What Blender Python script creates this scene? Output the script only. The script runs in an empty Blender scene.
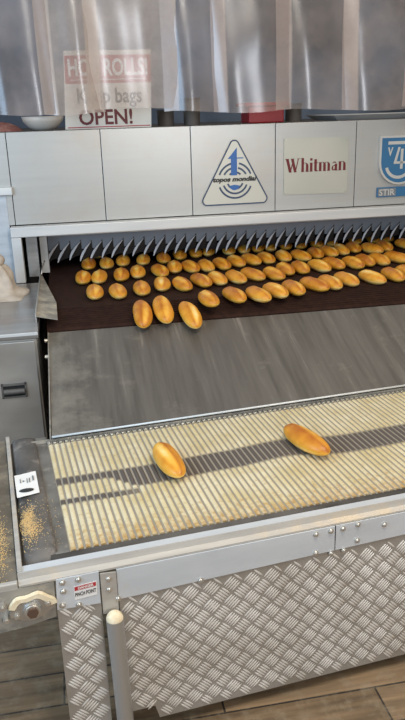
import bpy, bmesh, math, random
from mathutils import Vector, Matrix, Euler, noise
R = math.radians
scn = bpy.context.scene
col = scn.collection

# ------------------------------------------------------------------ camera, world, lights, exposure
A = R(-5.91)                      # the oven and the room are turned a little against the cross conveyor
def camera():
    pitch, yaw, roll = R(19.33), R(15.99), R(-1.75)
    f = Vector((math.sin(yaw), math.cos(yaw), 0)); r = Vector((math.cos(yaw), -math.sin(yaw), 0)); u = Vector((0, 0, 1))
    f2 = f*math.cos(pitch) - u*math.sin(pitch); u2 = u*math.cos(pitch) + f*math.sin(pitch)
    r3 = r*math.cos(roll) + u2*math.sin(roll); u3 = -r*math.sin(roll) + u2*math.cos(roll)
    cd = bpy.data.cameras.new('camera'); c = bpy.data.objects.new('camera', cd); col.objects.link(c)
    cd.sensor_fit = 'VERTICAL'; cd.sensor_height = 24; cd.lens = 713.63/720*24; cd.clip_start = .05
    m = Matrix((r3, u3, -f2)).transposed().to_4x4(); m.translation = Vector((0, 0, 1.8))
    c.matrix_world = m
    scn.camera = c
camera()
w = bpy.data.worlds.new('world'); scn.world = w; w.use_nodes = True
w.node_tree.nodes['Background'].inputs[0].default_value = (1.0, .95, .88, 1)
w.node_tree.nodes['Background'].inputs[1].default_value = .40
def area(name, loc, target, size, power, colour, size_y=None):
    l = bpy.data.lights.new(name, 'AREA'); l.energy = power; l.color = colour
    l.shape = 'RECTANGLE'; l.size = size; l.size_y = size_y or size
    o = bpy.data.objects.new(name, l); col.objects.link(o); o.location = loc
    o.rotation_euler = (Vector(target)-Vector(loc)).to_track_quat('-Z', 'Y').to_euler()
area('daylight_door', (-2.0, 1.3, 2.2), (.3, 4.1, 1.3), 1.5, 84, (.52, .75, 1.0), 1.9)
area('window_behind', (1.5, -2.6, 2.2), (.7, 1.8, .5), .45, 62, (.96, .97, 1.0), 1.0)
area('ceiling_panel_near', (.8, .9, 3.2), (.7, 1.9, .5), .9, 50, (1.0, .90, .76), .9)
area('ceiling_panel_far', (2.3, 2.3, 3.3), (1.9, 3.0, .8), 1.0, 16, (1.0, .80, .58), .5)
scn.view_settings.view_transform = 'Standard'; scn.view_settings.look = 'None'
scn.view_settings.gamma = 1; scn.view_settings.use_curve_mapping = False
scn.view_settings.exposure = 0.0

# ------------------------------------------------------------------ materials
def mat(name):
    m = bpy.data.materials.new(name); m.use_nodes = True
    nt = m.node_tree; return m, nt, nt.nodes['Principled BSDF'], nt.nodes.new, nt.links.new
def plain(name, c, rough=.5, metal=0, **k):
    m, nt, b, N, L = mat(name)
    b.inputs['Base Color'].default_value = (*c, 1); b.inputs['Roughness'].default_value = rough; b.inputs['Metallic'].default_value = metal
    for kk, v in k.items(): b.inputs[kk.replace('_', ' ')].default_value = v
    return m
def ramp(nt, stops):
    r = nt.nodes.new('ShaderNodeValToRGB'); e = r.color_ramp.elements
    while len(e) < len(stops): e.new(.5)
    for i, (p, c) in enumerate(stops):
        e[i].position = p; e[i].color = (*c, 1) if len(c) == 3 else c
    return r
def noisy(name, c1, c2, scale=(5, 5, 5), detail=5, rough=(.3, .5), metal=1, lo=.35, hi=.65, bump=0, nscale=1, c3=None, scale3=6, lo3=.55, hi3=.7):
    """Two tones mixed by stretched noise, optional third tone in blotches."""
    m, nt, b, N, L = mat(name)
    tc = N('ShaderNodeTexCoord'); mp = N('ShaderNodeMapping'); mp.inputs['Scale'].default_value = scale
    L(tc.outputs['Object'], mp.inputs['Vector'])
    nz = N('ShaderNodeTexNoise'); nz.inputs['Scale'].default_value = nscale; nz.inputs['Detail'].default_value = detail
    L(mp.outputs[0], nz.inputs['Vector'])
    r = ramp(nt, [(lo, c1), (hi, c2)]); L(nz.outputs['Fac'], r.inputs[0])
    out = r.outputs[0]
    if c3:
        n3 = N('ShaderNodeTexNoise'); n3.inputs['Scale'].default_value = scale3; n3.inputs['Detail'].default_value = 8; n3.inputs['Roughness'].default_value = .65
        L(tc.outputs['Object'], n3.inputs['Vector'])
        r3 = ramp(nt, [(lo3, (0, 0, 0)), (hi3, (1, 1, 1))]); L(n3.outputs['Fac'], r3.inputs[0])
        mx = N('ShaderNodeMix'); mx.data_type = 'RGBA'; L(r3.outputs[0], mx.inputs[0]); L(out, mx.inputs[6]); mx.inputs[7].default_value = (*c3, 1)
        out = mx.outputs[2]
    L(out, b.inputs['Base Color'])
    mr = N('ShaderNodeMapRange'); mr.inputs[3].default_value, mr.inputs[4].default_value = rough
    L(nz.outputs['Fac'], mr.inputs[0]); L(mr.outputs[0], b.inputs['Roughness'])
    b.inputs['Metallic'].default_value = metal
    if bump:
        bp = N('ShaderNodeBump'); bp.inputs['Strength'].default_value = bump; bp.inputs['Distance'].default_value = .01
        L(nz.outputs['Fac'], bp.inputs['Height']); L(bp.outputs[0], b.inputs['Normal'])
    return m
M = {}
M['panel'] = noisy('brushed_panel_steel', (.47, .48, .47), (.51, .51, .49), (2, 2, 40), rough=(.34, .42), metal=.6, lo=.2, hi=.8, c3=(.48, .44, .39), scale3=2.2, lo3=.5, hi3=.8)
M['steel'] = noisy('scuffed_steel', (.50, .50, .49), (.60, .60, .58), (4, 9, 9), rough=(.3, .48), metal=.9)
M['white_steel'] = noisy('pale_hood_steel', (.55, .57, .58), (.66, .67, .66), (1.5, 14, 14), rough=(.4, .55), metal=.35)
M['blue_steel'] = noisy('matt_grey_steel', (.42, .45, .48), (.52, .55, .58), (5, 5, 30), rough=(.4, .6), metal=.6)
M['chute'] = None
M['dark_steel'] = noisy('dull_dark_steel', (.07, .065, .06), (.15, .14, .13), (8, 8, 8), rough=(.5, .8), metal=.5)
M['cover'] = noisy('dusty_black_cover', (.055, .052, .05), (.16, .15, .14), (9, 5, 9), rough=(.35, .7), metal=.3, c3=(.34, .31, .29), scale3=16, lo3=.56, hi3=.74)
M['dusty'] = noisy('floury_grey_steel', (.22, .21, .19), (.38, .36, .32), (9, 9, 9), rough=(.5, .8), metal=.4, c3=(.60, .55, .44), scale3=16, lo3=.5, hi3=.75)
M['ledge'] = noisy('stained_ledge', (.12, .10, .075), (.22, .19, .15), (9, 9, 9), rough=(.5, .8), metal=.3, c3=(.36, .30, .20), scale3=14, lo3=.5, hi3=.8)
M['flange'] = noisy('floury_flange_steel', (.42, .40, .37), (.52, .50, .46), (3, 30, 30), rough=(.4, .6), metal=.3, c3=(.60, .50, .36), scale3=6, lo3=.5, hi3=.7)
M['skirt'] = noisy('grey_skirt_steel', (.56, .60, .64), (.64, .68, .72), (4, 4, 12), rough=(.38, .5), metal=.25, c3=(.58, .56, .5), scale3=5, lo3=.6, hi3=.8)
M['tread'] = None
M['bolt'] = plain('bolt_zinc', (.62, .60, .55), .35, .8)
M['belt'] = noisy('brown_oven_belt', (.022, .0095, .007), (.034, .015, .010), (30, 30, 30), rough=(.8, .95), metal=0)
M['belt'].node_tree.nodes['Principled BSDF'].inputs['Specular IOR Level'].default_value = .15
M['black'] = plain('deep_black', (.006, .006, .006), .9)  # even near-black of the belt bed, slat pan and handle recess
M['cavity'] = plain('oven_cavity', (.02, .018, .017), .8)
M['divider'] = plain('slat_rod_steel', (.33, .30, .25), .5, .2)
M['flap'] = plain('shaded_flap', (.035, .030, .028), .6, .2)  # face of the flap turned from the light, its shade put into the colour
M['curtain'] = plain('lit_rim_steel', (.74, .76, .80), .5, 0)  # edge of the flap that catches light, brightness put into the colour
M['valance'] = plain('valance_steel', (.23, .265, .315), .45, .3)
M['paper'] = noisy('paper_board', (.72, .68, .60), (.80, .77, .70), (4, 4, 4), rough=(.7, .8), metal=0)
M['sticker'] = plain('white_sticker', (.78, .77, .75), .5)
M['red'] = plain('sign_red', (.42, .035, .05), .5)
M['danger_red'] = plain('danger_red', (.45, .03, .04), .5)
M['ink'] = plain('black_ink', (.02, .02, .022), .5)
M['white'] = plain('white_ink', (.82, .8, .77), .5)
M['maroon'] = plain('maroon_ink', (.13, .010, .014), .5)
M['blue'] = plain('emblem_blue', (.03, .12, .36), .4)
M['navy'] = plain('emblem_navy', (.035, .06, .12), .45)
M['badge_blue'] = plain('badge_blue', (.03, .135, .28), .4)
M['badge_rim'] = plain('badge_rim', (.62, .62, .60), .35, .5)
M['badge_grey'] = plain('badge_grey', (.20, .22, .24), .5, .3)
M['plaque'] = plain('emblem_plate', (.55, .55, .49), .4, .4)
M['name_plate'] = noisy('name_plate', (.47, .48, .42), (.52, .52, .46), (3, 3, 3), rough=(.35, .45), metal=.4)
M['foam'] = noisy('cream_foam', (.72, .60, .40), (.82, .72, .52), (80, 80, 80), rough=(.8, .9), metal=0)
M['cloth'] = noisy('off_white_cloth', (.40, .34, .28), (.52, .45, .37), (20, 20, 20), rough=(.6, .8), metal=0)
M['crumb'] = noisy('bread_crumb', (.55, .32, .10), (.80, .58, .28), (400, 400, 400), rough=(.7, .8), metal=0)
M['redbox'] = plain('red_plastic', (.30, .015, .02), .4)
M['dullred'] = noisy('faded_red_cloth', (.22, .06, .05), (.36, .18, .15), (25, 25, 25), rough=(.7, .9), metal=0)
M['wall'] = noisy('painted_block_wall', (.05, .07, .10), (.20, .25, .33), (1.6, 1.6, 1.2), rough=(.7, .9), metal=0)
M['pale'] = plain('pale_enamel', (.62, .58, .52), .4)

def tread_material():
    m, nt, b, N, L = mat('tread_plate_aluminium')
    at = N('ShaderNodeAttribute'); at.attribute_name = 'bar'; tc = N('ShaderNodeTexCoord')
    n = N('ShaderNodeTexNoise'); n.inputs['Scale'].default_value = 7; n.inputs['Detail'].default_value = 6; L(tc.outputs['Object'], n.inputs[0])
    r1 = ramp(nt, [(.35, (.40, .38, .35)), (.65, (.33, .30, .26))]); r2 = ramp(nt, [(.35, (.84, .82, .78)), (.7, (.64, .61, .56))])
    L(n.outputs[0], r1.inputs[0]); L(n.outputs[0], r2.inputs[0])
    mx = N('ShaderNodeMix'); mx.data_type = 'RGBA'; L(at.outputs['Fac'], mx.inputs[0]); L(r1.outputs[0], mx.inputs[6]); L(r2.outputs[0], mx.inputs[7])
    L(mx.outputs[2], b.inputs['Base Color']); b.inputs['Metallic'].default_value = .35; b.inputs['Roughness'].default_value = .38
    return m
M['tread'] = tread_material()
def chute_material():
    m, nt, b, N, L = mat('streaked_chute_steel')
    tc = N('ShaderNodeTexCoord'); mp = N('ShaderNodeMapping'); mp.inputs['Scale'].default_value = (22, 1.3, 1.3); L(tc.outputs['Object'], mp.inputs[0])
    n = N('ShaderNodeTexNoise'); n.inputs['Scale'].default_value = 1; n.inputs['Detail'].default_value = 9; n.inputs['Roughness'].default_value = .65; L(mp.outputs[0], n.inputs[0])
    r = ramp(nt, [(.32, (.13, .122, .112)), (.60, (.20, .19, .175)), (.80, (.42, .40, .37))]); L(n.outputs[0], r.inputs[0])
    n2 = N('ShaderNodeTexNoise'); n2.inputs['Scale'].default_value = 7; n2.inputs['Detail'].default_value = 8; n2.inputs['Roughness'].default_value = .7; L(tc.outputs['Object'], n2.inputs[0])
    sx = N('ShaderNodeSeparateXYZ'); L(tc.outputs['Object'], sx.inputs[0])
    mr = N('ShaderNodeMapRange'); mr.inputs[1].default_value = -1.26; mr.inputs[2].default_value = -1.0; mr.inputs[3].default_value = .24; mr.inputs[4].default_value = -.06; L(sx.outputs[0], mr.inputs[0])
    ad = N('ShaderNodeMath'); L(n2.outputs[0], ad.inputs[0]); L(mr.outputs[0], ad.inputs[1])
    r2 = ramp(nt, [(.52, (0, 0, 0)), (.82, (1, 1, 1))]); L(ad.outputs[0], r2.inputs[0])
    mx = N('ShaderNodeMix'); mx.data_type = 'RGBA'; L(r2.outputs[0], mx.inputs[0]); L(r.outputs[0], mx.inputs[6]); mx.inputs[7].default_value = (.34, .325, .285, 1)
    L(mx.outputs[2], b.inputs['Base Color']); b.inputs['Metallic'].default_value = .6
    m2 = N('ShaderNodeMapRange'); m2.inputs[3].default_value = .32; m2.inputs[4].default_value = .6; L(n.outputs[0], m2.inputs[0]); L(m2.outputs[0], b.inputs['Roughness'])
    return m
M['chute'] = chute_material()
def slat_material():
    m, nt, b, N, L = mat('crumb_coated_slat')
    at = N('ShaderNodeAttribute'); at.attribute_name = 'flour'
    tc = N('ShaderNodeTexCoord')
    n1 = N('ShaderNodeTexNoise'); n1.inputs['Scale'].default_value = 9; n1.inputs['Detail'].default_value = 6
    n2 = N('ShaderNodeTexNoise'); n2.inputs['Scale'].default_value = 60; n2.inputs['Detail'].default_value = 5
    L(tc.outputs['Object'], n1.inputs[0]); L(tc.outputs['Object'], n2.inputs[0])
    r1 = ramp(nt, [(.35, (.70, .63, .44)), (.66, (.60, .50, .27))]); L(n1.outputs[0], r1.inputs[0])
    r2 = ramp(nt, [(.54, (0, 0, 0)), (.76, (.55, .55, .55))]); L(n2.outputs[0], r2.inputs[0])
    mx = N('ShaderNodeMix'); mx.data_type = 'RGBA'; L(r2.outputs[0], mx.inputs[0]); L(r1.outputs[0], mx.inputs[6]); mx.inputs[7].default_value = (.46, .32, .12, 1)
    # toasted crumbs gather along the near edge
    a2 = N('ShaderNodeAttribute'); a2.attribute_name = 'crumbs'
    mu = N('ShaderNodeMath'); mu.operation = 'MULTIPLY_ADD'; L(n2.outputs[0], mu.inputs[0]); mu.inputs[1].default_value = 1.6; L(a2.outputs['Fac'], mu.inputs[2])
    rr = ramp(nt, [(.95, (0, 0, 0)), (1.0, (0, 0, 0))]); rr.color_ramp.elements[0].position = .0
    mr = N('ShaderNodeMapRange'); mr.inputs[1].default_value = 1.05; mr.inputs[2].default_value = 1.9; L(mu.outputs[0], mr.inputs[0])
    m3 = N('ShaderNodeMix'); m3.data_type = 'RGBA'; L(mr.outputs[0], m3.inputs[0]); L(mx.outputs[2], m3.inputs[6]); m3.inputs[7].default_value = (.44, .25, .07, 1)
    m4 = N('ShaderNodeMix'); m4.data_type = 'RGBA'; L(at.outputs['Fac'], m4.inputs[0]); m4.inputs[6].default_value = (.095, .08, .072, 1); L(m3.outputs[2], m4.inputs[7])
    L(m4.outputs[2], b.inputs['Base Color']); b.inputs['Roughness'].default_value = .55
    return m
M['slat'] = slat_material()

def bread_material():
    m, nt, b, N, L = mat('bread_crust')
    at = N('ShaderNodeAttribute'); at.attribute_name = 'bake'
    tc = N('ShaderNodeTexCoord'); n = N('ShaderNodeTexNoise'); n.inputs['Scale'].default_value = 22; n.inputs['Detail'].default_value = 4
    oi = N('ShaderNodeObjectInfo'); va = N('ShaderNodeVectorMath'); va.operation = 'ADD'
    cm = N('ShaderNodeCombineXYZ'); L(oi.outputs['Random'], cm.inputs[0]); L(oi.outputs['Random'], cm.inputs[1])
    L(tc.outputs['Object'], va.inputs[0]); L(cm.outputs[0], va.inputs[1]); L(va.outputs[0], n.inputs['Vector'])
    ma = N('ShaderNodeMath'); ma.operation = 'MULTIPLY_ADD'; L(n.outputs[0], ma.inputs[0]); ma.inputs[1].default_value = .55; L(at.outputs['Fac'], ma.inputs[2])
    m2 = N('ShaderNodeMath'); m2.operation = 'MULTIPLY_ADD'; L(oi.outputs['Random'], m2.inputs[0]); m2.inputs[1].default_value = .22; L(ma.outputs[0], m2.inputs[2])
    r = ramp(nt, [(.22, (.90, .67, .27)), (.42, (.83, .47, .07)), (.70, (.66, .28, .020)), (1.0, (.40, .12, .01))])
    m3 = N('ShaderNodeMath'); m3.operation = 'SUBTRACT'; L(m2.outputs[0], m3.inputs[0]); m3.inputs[1].default_value = .22
    L(m3.outputs[0], r.inputs[0]); L(r.outputs[0], b.inputs['Base Color'])
    b.inputs['Roughness'].default_value = .42
    b.inputs['Subsurface Weight'].default_value = .0
    bp = N('ShaderNodeBump'); bp.inputs['Strength'].default_value = .15; bp.inputs['Distance'].default_value = .004
    n2 = N('ShaderNodeTexNoise'); n2.inputs['Scale'].default_value = 120; L(tc.outputs['Object'], n2.inputs[0]); L(n2.outputs[0], bp.inputs['Height']); L(bp.outputs[0], b.inputs['Normal'])
    return m
M['bread'] = bread_material()

def floor_material():
    m, nt, b, N, L = mat('dark_wood_look_planks')
    tc = N('ShaderNodeTexCoord'); mp = N('ShaderNodeMapping'); mp.inputs['Location'].default_value = (.155, -.002, 0)
    L(tc.outputs['Object'], mp.inputs[0])
    br = N('ShaderNodeTexBrick'); br.inputs['Scale'].default_value = 1; br.inputs['Brick Width'].default_value = 1.0; br.inputs['Row Height'].default_value = .1435
    br.inputs['Mortar Size'].default_value = .0035; br.inputs['Color1'].default_value = (.17, .112, .062, 1); br.inputs['Color2'].default_value = (.28, .19, .11, 1); br.inputs['Mortar'].default_value = (.032, .025, .02, 1)
    L(mp.outputs[0], br.inputs[0])
    m2 = N('ShaderNodeMapping'); m2.inputs['Scale'].default_value = (3, 40, 1); L(tc.outputs['Object'], m2.inputs[0])
    n = N('ShaderNodeTexNoise'); n.inputs['Scale'].default_value = 1; n.inputs['Detail'].default_value = 6; L(m2.outputs[0], n.inputs[0])
    r = ramp(nt, [(.3, (.6, .6, .6)), (.7, (1.35, 1.32, 1.28))]); L(n.outputs[0], r.inputs[0])
    mx = N('ShaderNodeMix'); mx.data_type = 'RGBA'; mx.blend_type = 'MULTIPLY'; mx.inputs[0].default_value = 1; L(br.outputs[0], mx.inputs[6]); L(r.outputs[0], mx.inputs[7])
    n3 = N('ShaderNodeTexNoise'); n3.inputs['Scale'].default_value = 14; n3.inputs['Detail'].default_value = 9; n3.inputs['Roughness'].default_value = .7; L(tc.outputs['Object'], n3.inputs[0])
    r3 = ramp(nt, [(.48, (0, 0, 0)), (.75, (.6, .6, .6))]); L(n3.outputs[0], r3.inputs[0])
    m4 = N('ShaderNodeMix'); m4.data_type = 'RGBA'; L(r3.outputs[0], m4.inputs[0]); L(mx.outputs[2], m4.inputs[6]); m4.inputs[7].default_value = (.36, .29, .20, 1)
    L(m4.outputs[2], b.inputs['Base Color']); b.inputs['Roughness'].default_value = .5
    return m
M['floor'] = floor_material()

def pvc_material(name, lo, hi, c):
    m, nt, b, N, L = mat(name)
    out = nt.nodes['Material Output']; nt.nodes.remove(b)
    tc = N('ShaderNodeTexCoord')
    n = N('ShaderNodeTexNoise'); n.inputs['Scale'].default_value = 5; n.inputs['Detail'].default_value = 7; n.inputs['Roughness'].default_value = .6; L(tc.outputs['Object'], n.inputs[0])
    df = N('ShaderNodeBsdfDiffuse'); df.inputs[0].default_value = (*c, 1)
    tl = N('ShaderNodeBsdfTranslucent'); tl.inputs[0].default_value = (*c, 1)
    ms = N('ShaderNodeMixShader'); ms.inputs[0].default_value = .35; L(df.outputs[0], ms.inputs[1]); L(tl.outputs[0], ms.inputs[2])
    tr = N('ShaderNodeBsdfTransparent'); tr.inputs[0].default_value = (.93, .93, .95, 1)
    mr = N('ShaderNodeMapRange'); mr.inputs[1].default_value = .35; mr.inputs[2].default_value = .7; mr.inputs[3].default_value = lo; mr.inputs[4].default_value = hi; L(n.outputs[0], mr.inputs[0])
    sc = N('ShaderNodeAttribute'); sc.attribute_name = 'overlap_haze'; sa = N('ShaderNodeMath'); sa.operation = 'MULTIPLY_ADD'; sa.use_clamp = True
    L(sc.outputs['Fac'], sa.inputs[0]); sa.inputs[1].default_value = .34; L(mr.outputs[0], sa.inputs[2])
    m1 = N('ShaderNodeMixShader'); L(sa.outputs[0], m1.inputs[0]); L(tr.outputs[0], m1.inputs[1]); L(ms.outputs[0], m1.inputs[2])
    gl = N('ShaderNodeBsdfGlossy'); gl.inputs['Roughness'].default_value = .22; gl.inputs[0].default_value = (.95, .97, 1, 1)
    fr = N('ShaderNodeFresnel'); fr.inputs[0].default_value = 1.5
    ad = N('ShaderNodeMath'); ad.operation = 'MULTIPLY_ADD'; ad.inputs[1].default_value = .6; ad.inputs[2].default_value = .02; L(fr.outputs[0], ad.inputs[0])
    m2 = N('ShaderNodeMixShader'); L(ad.outputs[0], m2.inputs[0]); L(m1.outputs[0], m2.inputs[1]); L(gl.outputs[0], m2.inputs[2])
    L(m2.outputs[0], out.inputs[0])
    return m
M['pvc'] = pvc_material('clear_pvc', .10, .28, (.76, .63, .56))
M['cloudy'] = pvc_material('clouded_pvc', .38, .62, (.66, .56, .49))

# ------------------------------------------------------------------ mesh helpers
class MB:
    def __init__(s): s.v = []; s.f = []; s.sm = []; s.attr = {}
    def add(s, vs, fs, smooth=False):
        n = len(s.v); s.v += [tuple(v) for v in vs]; s.f += [tuple(i+n for i in f) for f in fs]; s.sm += [smooth]*len(fs); return s
    def box(s, x0, x1, y0, y1, z0, z1, bev=0):
        if bev:
            bm = bmesh.new(); bmesh.ops.create_cube(bm, size=1)
            for v in bm.verts: v.co = Vector(((x0+x1)/2+v.co.x*(x1-x0), (y0+y1)/2+v.co.y*(y1-y0), (z0+z1)/2+v.co.z*(z1-z0)))
            bmesh.ops.bevel(bm, geom=bm.edges[:], offset=bev, segments=2, affect='EDGES', profile=.5)
            bm.verts.index_update()
            s.add([v.co[:] for v in bm.verts], [[v.index for v in f.verts] for f in bm.faces]); bm.free(); return s
        return s.add([(x0,y0,z0),(x1,y0,z0),(x1,y1,z0),(x0,y1,z0),(x0,y0,z1),(x1,y0,z1),(x1,y1,z1),(x0,y1,z1)],
              [(0,3,2,1),(4,5,6,7),(0,1,5,4),(1,2,6,5),(2,3,7,6),(3,0,4,7)])
    def prism(s, pts, d):
        """pts: closed 3D outline, d: extrusion vector"""
        n = len(pts); d = Vector(d); P = [Vector(p) for p in pts]
        return s.add([p[:] for p in P]+[(p+d)[:] for p in P], [tuple(range(n))[::-1], tuple(range(n, 2*n))]+[(i, (i+1) % n, (i+1) % n+n, i+n) for i in range(n)])
    def face_prism(s, pts, y0, y1):      # outline in x,z, extruded along y
        return s.prism([(x, y0, z) for x, z in pts], (0, y1-y0, 0))
    def cyl(s, a, b, r, r2=None, n=20, smooth=True, caps=True):
        a, b = Vector(a), Vector(b); r2 = r if r2 is None else r2
        q = (b-a).to_track_quat('Z', 'Y'); vs = []
        for c, rr in ((a, r), (b, r2)):
            for i in range(n):
                t = 2*math.pi*i/n; vs.append((c+q@Vector((math.cos(t)*rr, math.sin(t)*rr, 0)))[:])
        s.add(vs, [(i, (i+1) % n, (i+1) % n+n, i+n) for i in range(n)], smooth)
        if caps: s.add(vs, [tuple(range(n))[::-1], tuple(range(n, 2*n))])
        return s
    def ball(s, c, rx, ry, rz, nu=16, nv=10):
        vs = []; fs = []
        for j in range(nv+1):
            p = math.pi*j/nv
            for i in range(nu):
                t = 2*math.pi*i/nu; vs.append((c[0]+rx*math.sin(p)*math.cos(t), c[1]+ry*math.sin(p)*math.sin(t), c[2]+rz*math.cos(p)))
        for j in range(nv):
            for i in range(nu): fs.append((j*nu+i, j*nu+(i+1) % nu, (j+1)*nu+(i+1) % nu, (j+1)*nu+i))
        return s.add(vs, fs, True)
    def tube(s, pts, r, n=10):
        P = [Vector(p) for p in pts]; vs = []; fs = []
        for k, p in enumerate(P):
            d = (P[min(k+1, len(P)-1)]-P[max(k-1, 0)]).normalized(); q = d.to_track_quat('Z', 'Y')
            for i in range(n):
                t = 2*math.pi*i/n; vs.append((p+q@Vector((math.cos(t)*r, math.sin(t)*r, 0)))[:])
        for k in range(len(P)-1):
            for i in range(n): fs.append((k*n+i, k*n+(i+1) % n, (k+1)*n+(i+1) % n, (k+1)*n+i))
        fs += [tuple(range(n))[::-1], tuple(range((len(P)-1)*n, len(P)*n))]
        return s.add(vs, fs, True)
    def grid(s, fn, nu, nv, smooth=True):
        vs = [fn(i/nu, j/nv) for j in range(nv+1) for i in range(nu+1)]
        return s.add(vs, [(j*(nu+1)+i, j*(nu+1)+i+1, (j+1)*(nu+1)+i+1, (j+1)*(nu+1)+i) for j in range(nv) for i in range(nu)], smooth)
    def build(s, name, m, parent=None, origin=(0, 0, 0)):
        o0 = Vector(parent['_o'] if parent is not None and '_o' in parent.keys() else origin)
        me = bpy.data.meshes.new(name)
        me.from_pydata([(Vector(v)-o0)[:] for v in s.v], [], s.f)
        bm = bmesh.new(); bm.from_mesh(me); bmesh.ops.recalc_face_normals(bm, faces=bm.faces[:]); bm.to_mesh(me); bm.free()
        me.polygons.foreach_set('use_smooth', s.sm)
        for k, vals in s.attr.items():
            a = me.attributes.new(k, 'FLOAT', 'POINT'); a.data.foreach_set('value', vals)
        for mm in (m if isinstance(m, (list, tuple)) else [m]): me.materials.append(mm)
        o = bpy.data.objects.new(name, me); col.objects.link(o)
        if parent is not None: o.parent = parent; o['_o'] = o0[:]
        me.update(); return o
def tag(o, label=None, cat=None, group=None, kind=None):
    for k, v in (('label', label), ('category', cat), ('group', group), ('kind', kind)):
        if v: o[k] = v
    return o
def thing(name, origin, label, cat, group=None, rot=0):
    """Empty at the base of a thing. origin is given in the thing's own frame (turned by rot about the world's Z)."""
    o = bpy.data.objects.new(name, None); col.objects.link(o); o.empty_display_size = .05
    o.location = Matrix.Rotation(rot, 3, 'Z') @ Vector(origin); o.rotation_euler = (0, 0, rot); o['_o'] = tuple(origin)
    return tag(o, label, cat, group)
def solo(mb, name, m, origin, label, cat, group=None, rot=0, kind=None):
    """A thing that is one mesh."""
    o = mb.build(name, m, None, origin); o.location = Matrix.Rotation(rot, 3, 'Z') @ Vector(origin); o.rotation_euler = (0, 0, rot)
    return tag(o, label, cat, group, kind)
def text(name, body, x, z, y, height, m, parent, bold=.0, width=None, shear=0, depth=.0015, align='LEFT', rotm=None):
    """lettering standing in the x-z plane, facing -y"""
    cu = bpy.data.curves.new(name, 'FONT'); cu.body = body; cu.size = 1; cu.offset = bold; cu.shear = shear; cu.extrude = 0; cu.resolution_u = 3
    t = bpy.data.objects.new(name, cu); col.objects.link(t)
    me = bpy.data.meshes.new_from_object(t.evaluated_get(bpy.context.evaluated_depsgraph_get()))
    bpy.data.objects.remove(t); bpy.data.curves.remove(cu)
    xs = [v.co.x for v in me.vertices]; ys = [v.co.y for v in me.vertices]
    sy = height/(max(ys)-min(ys)); sx = (width/(max(xs)-min(xs))) if width else sy
    w_ = (max(xs)-min(xs))*sx; ox = {'LEFT': 0, 'CENTER': -w_/2}[align]
    mb = MB(); V = [((v.co.x-min(xs))*sx+ox, (v.co.y-min(ys))*sy) for v in me.vertices]
    F = [tuple(p.vertices) for p in me.polygons]; bpy.data.meshes.remove(me)
    if rotm: pts = [rotm(a_, b_) for a_, b_ in V]
    else: pts = [(x+a_, y, z+b_) for a_, b_ in V]
    mb.add(pts, F)
    return mb.build(name, m, parent)

# ------------------------------------------------------------------ setting
mb = MB(); mb.add([(-4, -1.5, 0), (7, -1.5, 0), (7, 8, 0), (-4, 8, 0)], [(0, 1, 2, 3)])
o = mb.build('floor', M['floor']); o.rotation_euler.z = A; tag(o, kind='structure')
mb = MB().box(-4, 7, 6.6, 6.75, 0, 3.6); o = mb.build('wall_back', M['wall']); o.rotation_euler.z = A; tag(o, kind='structure')
mb = MB().box(-4, 7, 6.56, 6.6, 0, .12); o = mb.build('baseboard_back', M['dark_steel']); o.rotation_euler.z = A; tag(o, kind='structure')

# ------------------------------------------------------------------ tunnel oven (oven frame)
YF = 4.158
oven = thing('tunnel_oven', (.8, 4.6, 0), 'long stainless steel tunnel oven with a wide low mouth and brand plates on its front', 'oven', rot=A)
XL, XR = -1.0, 2.95
mb = MB().box(XL, XR, YF+.02, 6.1, 1.22, 1.70)                    # the casing over the tunnel
mb.box(XL, -.36, YF+.02, 6.1, .02, 1.22); mb.box(2.66, XR, YF+.02, 6.1, .02, 1.22)
mb.box(-.36, 2.66, 5.9, 6.1, .02, 1.22)
mb.build('casing', M['dark_steel'], oven)
mb = MB().box(-.355, 2.655, 4.52, 5.89, 1.14, 1.215); mb.box(-.355, -.20, 4.47, 5.89, .80, 1.13); mb.box(2.6, 2.655, 4.47, 5.89, .8, 1.13); mb.box(-.19, 2.59, 5.80, 5.89, .8, 1.13)
mb.build('tunnel_lining', M['cavity'], oven)
seams = [XL, -.8, -.302, .205, .709, 1.206, 1.700, 2.2, 2.7, XR]
for a_, b_ in zip(seams, seams[1:]):
    MB().box(a_+.002, b_-.002, YF, YF+.018, 1.218, 1.714, .0015).build('front_panel', M['panel'], oven)
MB().box(XL, -.335, YF-.002, YF+.018, .03, 1.384, .002).build('side_panel', M['blue_steel'], oven)
MB().box(XL, -.298, YF-.03, YF+.0, 1.386, 1.428, .004).build('ledge', M['white_steel'], oven)
# hood frame round the mouth
hf = MB(); hf.box(-.330, 2.62, 4.085, YF-.004, 1.158, 1.214, .004); hf.box(-.330, -.276, 4.085, YF-.004, .901, 1.157, .003)
hf.box(2.566, 2.62, 4.085, YF-.004, .901, 1.157, .003)
hf.build('hood_frame', M['white_steel'], oven)
MB().box(-.262, -.20, 4.25, 4.262, .9, 1.156).build('cheek_plate', M['blue_steel'], oven)
MB().box(-.19, -.145, 4.33, 4.37, .9, 1.156, .003).build('inner_post', M['white_steel'], oven)
MB().box(-.275, -.20, 4.40, 4.41, .9, 1.156).build('cheek_plate', M['dark_steel'], oven)
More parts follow.
